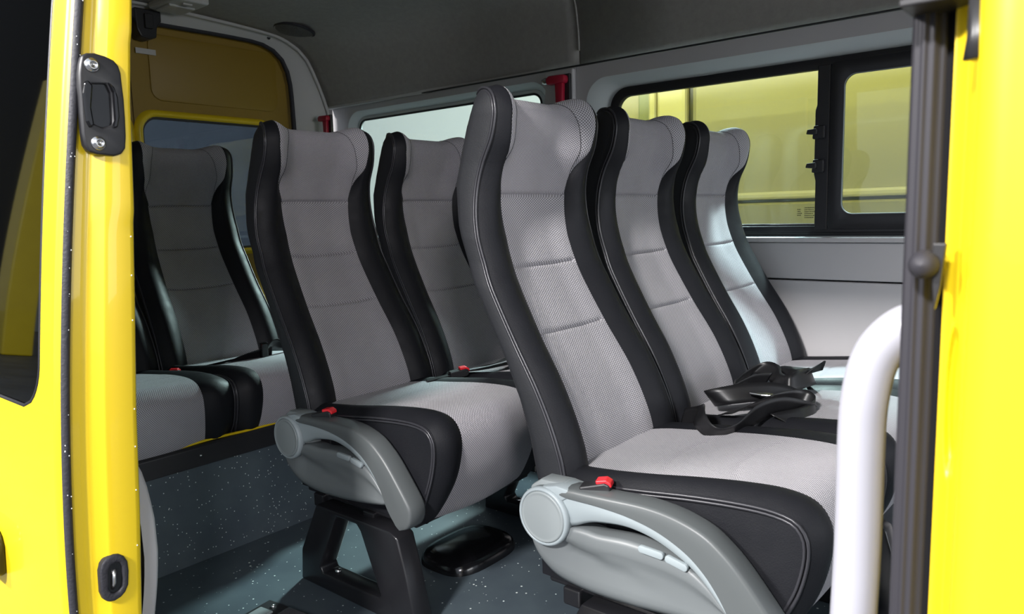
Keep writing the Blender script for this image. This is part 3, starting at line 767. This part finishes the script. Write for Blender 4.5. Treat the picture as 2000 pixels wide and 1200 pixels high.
# ---- armrest assembly
AX = [(.035, .052), (.04, .060), (.06, .0635), (.085, .064), (.14, .066), (.21, .068), (.265, .062), (.315, .046), (.350, .022), (.378, -.005), (.414, -.048), (.438, -.080), (.444, -.100), (.440, -.122), (.428, -.138), (.410, -.143)]
BX = [(.036, .048), (.047, .046), (.07, .046), (.117, .046), (.175, .042), (.232, .030), (.282, .008), (.315, -.018), (.338, -.046), (.354, -.072), (.364, -.094), (.374, -.110), (.384, -.122), (.391, -.130), (.398, -.138), (.408, -.1425)]
arest = empty('seat_armrest'); 
def make_arm(t):
    # dark pad: loft of cross sections between upper and lower curves
    n = 60; a = spline(AX, n); b = spline(BX, n); rows = []
    for i in range(n):
        A, B = a[i], b[i]; c = A-B; L = np.linalg.norm(c)+1e-6; c /= L
        y0, y1 = 0.0, .052; r = min(.007, L*.45)
        sec = [(B, y0), (B+c*(L-r)*.5, y0-.001), (A-c*r, y0), (A-c*r*.3, y0+r*.3), (A, y0+r), (A+c*.0015, (y0+y1)/2), (A, y1-r), (A-c*r*.3, y1-r*.3), (A-c*r, y1), (B, y1)]
        rows.append([(q[0], y, q[1]) for q, y in sec])
    grid('arm_pad', rows, DGREY, t, closed=True, caps=True).data.set_sharp_from_angle(angle=R(50))
    # light strip beneath
    up_ = [(.020, .050), (.047, .047), (.117, .047), (.175, .043), (.232, .031), (.282, .009), (.315, -.018), (.338, -.046), (.354, -.072), (.362, -.088)]
    dn_ = [(.040, -.012), (.063, -.006), (.090, .006), (.116, .013), (.167, .019), (.212, .014), (.254, .0), (.299, -.025), (.330, -.054), (.360, -.089)]
    a = spline(up_, 40); b = spline(dn_, 40); rows = []
    for A, B in zip(a, b):
        rows.append([(A[0], .004, A[1]), (A[0]*.7+B[0]*.3, .003, A[1]*.7+B[1]*.3), (A[0]*.15+B[0]*.85, .005, A[1]*.15+B[1]*.85), (B[0], .010, B[1]), (B[0], .045, B[1]), (A[0], .045, A[1])])
    grid('arm_strip', rows, LGREY, t, closed=True, caps=True).data.set_sharp_from_angle(angle=R(60))
    # pivot housing disc
    lathe('pivot_housing', [(.0, .012), (.0555, .012), (.056, -.002), (.0535, -.007), (.0500, -.0075), (.0490, -.0055)], LGREY, t, 'y', (0, 0, 0), 44)
    lathe('pivot_cap', [(.0488, -.0050), (.0478, -.0078), (.0455, -.0088), (.0440, -.0078), (.040, -.0084), (0, -.0094)], MGREY, t, 'y', (0, 0, 0), 44)
    prism('housing_neck', [(-.02, .050), (.0, .0575), (.028, .064), (.055, .062), (.052, .045), (.03, .03), (.0, .03)], 'y', .0, .05, LGREY, t, bev=.004, smooth=True)
    prism('pivot_block', [(-.05, .02), (-.045, .045), (-.02, .062), (.03, .064), (.06, .06), (.06, -.03), (-.04, -.05)], 'y', .018, .06, MGREY, t, bev=.006, smooth=True)
    # side cover
    top = [(-.052, -.015), (-.020, -.020), (.020, -.020), (.063, -.010), (.090, -.0088), (.116, -.010), (.175, -.005), (.24, -.009), (.285, -.020), (.318, -.040), (.341, -.062), (.358, -.080)]
    bot = [(-.046, -.020), (-.043, -.050), (-.032, -.082), (-.009, -.106), (.026, -.122), (.094, -.129), (.174, -.127), (.211, -.124), (.262, -.119), (.323, -.110), (.352, -.102), (.362, -.086)]
    a = spline(top, 60); b = spline(bot, 60); rows = []
    for i, (A, B) in enumerate(zip(a, b)):
        row = [(A[0], .050, A[1]-.002), (A[0], .020, A[1]+.001), (A[0], .013, A[1])]
        for k in range(13):
            q = k/12; p = A+(B-A)*q
            L = abs(A[1]-B[1])
            x = p[0]
            y = .006 + .004*math.sin(q*PI)
            # bulging shoulder below the top edge, then a scooped hollow
            y += -.006*math.exp(-((q-.18)/.12)**2)*smoothstep(.0, .06, x)
            ramp_ = .30+.9*max(0, (x-.02))*1.4
            y += .012*smoothstep(ramp_-.04, ramp_+.03, q)*smoothstep(.30, .05, x)*smoothstep(.0, .05, x+.0)*(1-q)*1.6
            y += .012*smoothstep(.86, 1.0, q)
            row.append((p[0], y, p[1]))
        row += [(B[0], .030, B[1]-.001), (B[0], .05, B[1]+.002)]
        rows.append(row)
    grid('side_cover', rows, DGREY2, t)
    for (x0, z0, x1, z1) in ((.199, -.001, .246, -.0035), (.250, -.004, .290, -.0125)):
        d = Vector((x1-x0, 0, z1-z0)); L = d.length; d.normalize(); nn = Vector((-d.z, 0, d.x)); o = []
        for (p, q) in rrect(0, L, -.0125, .0, .0055, 4):
            v = Vector((x0, 0, z0))+d*p+nn*q; o.append((v.x, v.z))
        prism('button', o, 'y', -.0025, .006, LGREY, t, bev=.0015, smooth=True)
    box('arm_bracket', (-.02, .055, -.07), (.10, .085, .02), BLKP, t, bev=.004)
DGREY2 = mat('grey_side_cover', (.125, .138, .142), .42)
make_arm(arest)
ar2 = copy_tree(arest)
arest.parent = a1; arest.location = (-.798, 1.046-1.325, .391); arest['label'] = 'grey plastic armrest over side cover'
ar2.parent = b1; ar2.location = (-1.612+.803, 1.046-1.325, .391); ar2['label'] = 'grey plastic armrest over side cover'

# ---- buckles
def buckle(loc, rot, label, strap=True):
    t = empty('belt_buckle', loc, rot); tag(t, label, 'buckle', 'seat belt buckles')
    prism('buckle_housing', [(-.030, -.012), (.018, -.012), (.026, -.006), (.026, .006), (.018, .011), (-.030, .010)], 'y', -.015, .015, BLKP, t, bev=.003)
    prism('release_button', [(.002, .004), (.029, .001), (.029, .009), (.021, .016), (.002, .017)], 'y', -.012, .012, RED, t, bev=.002)
    if strap: box('buckle_strap', (-.10, -.012, -.006), (-.028, .012, .002), WEB, t, bev=.001)
buckle((-.702, 1.080, .456), (0, R(-12), R(20)), 'red and black buckle beside the nearest armrest', False)
buckle((-1.500, 1.080, .466), (0, R(-12), R(20)), 'red and black buckle beside the middle row armrest', False)
buckle((-1.485, 1.550, .488), (0, R(-8), R(60)), 'red and black buckle between the two middle row cushions')
buckle((-2.262, 1.085, .476), (0, R(-30), R(-50)), 'red and black buckle between the rear bench cushions')

# ---- belts
def ribbon(name, pts, sides, w, m, parent, n=60):
    P_ = spline(pts, n); S_ = spline(sides, n); rows, uv = [], []
    L = 0
    for i in range(n):
        s = Vector(S_[i]).normalized(); p = Vector(P_[i])
        if i: L += (p-Vector(P_[i-1])).length
        rows.append([p+s*(w*k) for k in (-.5, -.25, 0, .25, .5)]); uv.append([(w*k, L) for k in (-.5, -.25, 0, .25, .5)])
    o = grid(name, rows, m, parent, uv=uv)
    md = o.modifiers.new('thick', 'SOLIDIFY'); md.thickness = .0012; md.offset = 0
    return o
t = empty('lap_belt', (-.66, 1.55, .49)); tag(t, 'crumpled black lap belt heaped on the front row middle cushion', 'seat belt', 'seat belts lying on cushions')
def rel(l): return [(a+.66, b-1.55, c-.49) for a, b, c in l]
ribbon('webbing', rel([(-.775, 1.56, .462), (-.735, 1.545, .476), (-.712, 1.515, .492), (-.692, 1.475, .506), (-.672, 1.440, .498), (-.640, 1.430, .482), (-.605, 1.470, .484), (-.585, 1.54, .506), (-.560, 1.60, .512), (-.53, 1.66, .498), (-.535, 1.71, .486)]),
       [(.1, .5, 1), (0, .4, 1), (.2, .2, 1), (.5, .1, .9), (.6, -.1, .8), (.5, -.5, .6), (.2, -.5, .9), (.1, -.2, 1), (.3, .1, .9), (.5, .3, .6), (.8, .3, .3)], .046, WEB, t, 90)
ribbon('webbing', rel([(-.555, 1.74, .494), (-.60, 1.70, .518), (-.65, 1.655, .520), (-.70, 1.62, .512), (-.735, 1.625, .500), (-.745, 1.665, .492), (-.72, 1.72, .500), (-.69, 1.76, .520), (-.655, 1.785, .524)]),
       [(.5, .5, .6), (.2, .6, .7), (-.1, .5, .9), (-.4, .3, .9), (-.6, 0, .8), (-.4, -.4, .8), (.1, -.6, .8), (.4, -.4, .9), (.5, 0, .9)], .046, WEB, t, 80)
ribbon('webbing', rel([(-.745, 1.79, .488), (-.735, 1.835, .512), (-.705, 1.86, .536), (-.665, 1.845, .532), (-.635, 1.80, .522), (-.60, 1.77, .524), (-.580, 1.81, .532), (-.575, 1.87, .528), (-.595, 1.92, .512), (-.62, 1.95, .492)]),
       [(0, .2, 1), (.3, .1, 1), (.6, .2, .7), (.4, .6, .7), (.1, .6, .8), (-.3, .3, 1), (-.5, 0, .9), (-.3, -.3, 1), (0, -.5, .8), (.2, -.5, .7)], .046, WEB, t, 90)
ribbon('webbing', rel([(-.67, 1.56, .486), (-.63, 1.61, .502), (-.59, 1.67, .508), (-.55, 1.72, .506), (-.515, 1.70, .494), (-.515, 1.63, .490), (-.55, 1.57, .492)]),
       [(1, -.3, .3), (.8, -.5, .4), (.5, -.3, .8), (.2, .3, .9), (-.3, .3, .8), (-.6, -.1, .6), (-.7, -.3, .4)], .044, WEB, t, 70)
ribbon('webbing', rel([(-.72, 1.88, .505), (-.67, 1.90, .52), (-.62, 1.88, .528), (-.58, 1.84, .540), (-.56, 1.86, .560), (-.575, 1.885, .535)]),
       [(.4, .6, .6), (.2, .6, .7), (0, .7, .7), (.2, .7, .6), (.6, .4, .5), (.8, .3, .3)], .040, WEB, t, 60)
prism('belt_tongue', [(-.03, -.012), (.0, -.015), (.02, -.010), (.024, .0), (.02, .010), (.0, .015), (-.03, .012)], 'z', .0, .004, CHR, t, bev=.001).location = (.045, .10, .030)
t = empty('lap_belt', (-1.47, 1.66, .49)); tag(t, 'black lap belt lying folded across the half hidden middle row cushion', 'seat belt', 'seat belts lying on cushions')
ribbon('webbing', [(-.03, -.10, -.004), (.03, -.06, .006), (.06, .02, .012), (.05, .12, .010), (.0, .20, .004)], [(.6, -.6, .2), (.7, -.5, .1), (1, 0, .1), (1, .3, .1), (.8, .5, 0)], .046, WEB, t)
ribbon('webbing', [(-.01, -.08, .008), (.05, -.03, .018), (.03, .08, .020), (-.02, .14, .010)], [(.8, -.6, .2), (.9, -.3, .3), (1, .2, .2), (.7, .6, 0)], .044, WEB, t)
t = empty('lap_belt', (-2.22, 1.27, .49)); tag(t, 'black lap belt with upright loop lying on the shadowed rear bench seat', 'seat belt', 'seat belts lying on cushions')
ribbon('webbing', [(-.04, -.12, -.01), (.0, -.06, .006), (.0, .02, .012), (.01, .08, .016), (.0, .13, .02)], [(.8, -.4, .5), (.9, 0, .4), (.9, .2, .4), (.6, .1, .8), (.3, .0, 1)], .044, WEB, t)
ribbon('webbing', [(.02, .08, .01), (.03, .09, .03), (.02, .12, .045), (.0, .16, .03), (.01, .20, .015)], [(.3, .1, 1), (.3, .4, 1), (.4, .6, .7), (.5, .5, .7), (.8, .2, .3)], .04, WEB, t)
box('buckle_end', (.015, .07, .0), (.035, .095, .055), BLKG, t, bev=.005)

# ---- black domed pad on floor
rows = []
N = 40
for s, h in ((1.0, 0), (1.0, .006), (.97, .020), (.90, .030), (.7, .036), (.4, .038), (.0001, .039)):
    rows.append([(math.copysign(abs(math.cos(2*PI*k/N))**.62, math.cos(2*PI*k/N))*.098*s, math.copysign(abs(math.sin(2*PI*k/N))**.62, math.sin(2*PI*k/N))*.135*s, h) for k in range(N)])
o = grid('floor_cover', rows, BLKG, None, closed=True); o.location = (-1.372, 1.445, 0); tag(o, 'glossy black rounded cover on the floor behind the nearest seat', 'cover')
# ---- floor anchor rail bracket (bottom edge)
t = empty('floor_bracket', (-1.50, .915, 0), (0, 0, R(8))); tag(t, 'silver and black latch plate on the floor at the bottom of the photo', 'bracket')
box('base_plate', (-.09, -.07, 0), (.10, .05, .006), BLKP, t, bev=.002)
box('silver_plate', (-.01, -.06, .006), (.075, .040, .014), CHR, t, bev=.003)
box('silver_plate', (-.075, -.06, .006), (-.03, .010, .012), MGREY, t, bev=.003)
lathe('screw', [(.006, 0), (.006, .004), (0, .006)], CHR, t, 'z', (-.055, .03, .006), 12)

# ================================================================== outside
gm = mat('asphalt', (.05, .052, .06), .55)
lk(gm, ramp(gm, noise(gm, 1.2, 6, rough=.7), [(.35, (.03, .032, .038)), (.7, (.075, .078, .09))]), P(gm).inputs['Base Color'])
gd_ = box('ground', (-40, -20, -.62), (14, 14, -.55), gm, bev=0); struct(gd_, 'dark asphalt yard')
# neighbouring van seen through far windows
NY = mat('neighbour_yellow', (.36, .335, .235), .45, coat=.3)
NYB = mat('neighbour_bright', (.62, .57, .38), .4, coat=.3)
NG = mat('neighbour_green_grey', (.30, .32, .20), .5)
t = empty('parked_van', (-1.2, 3.6, -.55)); tag(t, 'pale yellow parked van side filling the far sliding window', 'van')
def nb(name, x0, x1, z0, z1, y0, y1, m, bev=.01): return box(name, (x0+1.2, y0-3.6, z0+.55), (x1+1.2, y1-3.6, z1+.55), m, t, bev=bev)
nb('side_panel', -1.755, 1.8, -.25, 1.70, 3.62, 4.2, NY, .03)
nb('roof_panel', -1.755, 1.8, 1.70, 1.86, 3.75, 4.4, NY, .05)
nb('rub_strip', -1.76, 1.8, .984, 1.022, 3.575, 3.63, NYB, .012)
nb('lower_panel', -1.755, 1.8, -.2, .975, 3.60, 3.63, NY, .015)
nb('door_gap', -1.785, -1.755, -.25, 1.8, 3.66, 4.2, BLKP, .002)
nb('front_door', -1.955, -1.785, -.25, 1.75, 3.62, 4.2, NYB, .02)
nb('corner_post', -1.998, -1.958, -.25, 1.75, 3.61, 4.2, NYB, .012)
nb('dark_corner', -2.11, -2.0, -.25, 1.75, 3.70, 4.2, NG, .01)
nb('rear_corner', -2.7, -2.11, -.25, 1.8, 3.74, 4.2, NY, .02)
for wx in (-1.3, .9):
    lathe('wheel', [(0, -.03), (.18, -.03), (.2, 0), (.33, 0), (.34, .2), (0, .2)], RUB, t, 'y', (wx+1.2, -.06, .34), 28)
# pale facade far behind the rear windows
hf = mat('hall_wall', (.55, .58, .56), .8)
b_ = box('building', (-9, 6.5, -.55), (6, 7, 4.2), hf, bev=.02); tag(b_, 'pale hall wall behind the parked van', 'building')
hd_ = mat('rear_hall_wall', (.20, .22, .24), .8)
nb_ = mat('night_backdrop', (.02, .022, .028), .8)
b_ = box('building', (-34, -30, -.55), (-33, 1, 16), nb_, bev=.05); tag(b_, 'added dark backdrop mirrored in the upper sliding door glass', 'building')  # added so the upper door glass mirrors darkness instead of the bright world
b_ = box('building', (-12.5, 1.6, -.55), (-12, 8, 4.5), hd_, bev=.02); tag(b_, 'dim grey wall seen through the rear door window', 'building')
# things reflected in the sliding door glass
t = empty('garage', (-24, -5.5, -.55)); tag(t, 'grey garage with white framed door mirrored in the dark door glass', 'garage')
gw = mat('garage_grey', (.32, .34, .33), .7)
box('garage_wall', (-2, -3, 0), (0, 2.4, 1.6), gw, t, bev=.02)
box('garage_door', (0, -2.0, 0), (.05, 1.6, 1.25), MGREY, t, bev=.01)
for a, b in (((0, -2.1, 0), (.08, -2.0, 1.33)), ((0, 1.6, 0), (.08, 1.7, 1.33)), ((0, -2.1, 1.25), (.08, 1.7, 1.33))): box('door_frame', a, b, WHITE, t, bev=.01)
t = box('yellow_post', (-15.9, -4.25, -.55), (-15.3, -3.75, 5), YEL, bev=.03); tag(t, 'tall yellow column mirrored in the dark door glass', 'column')
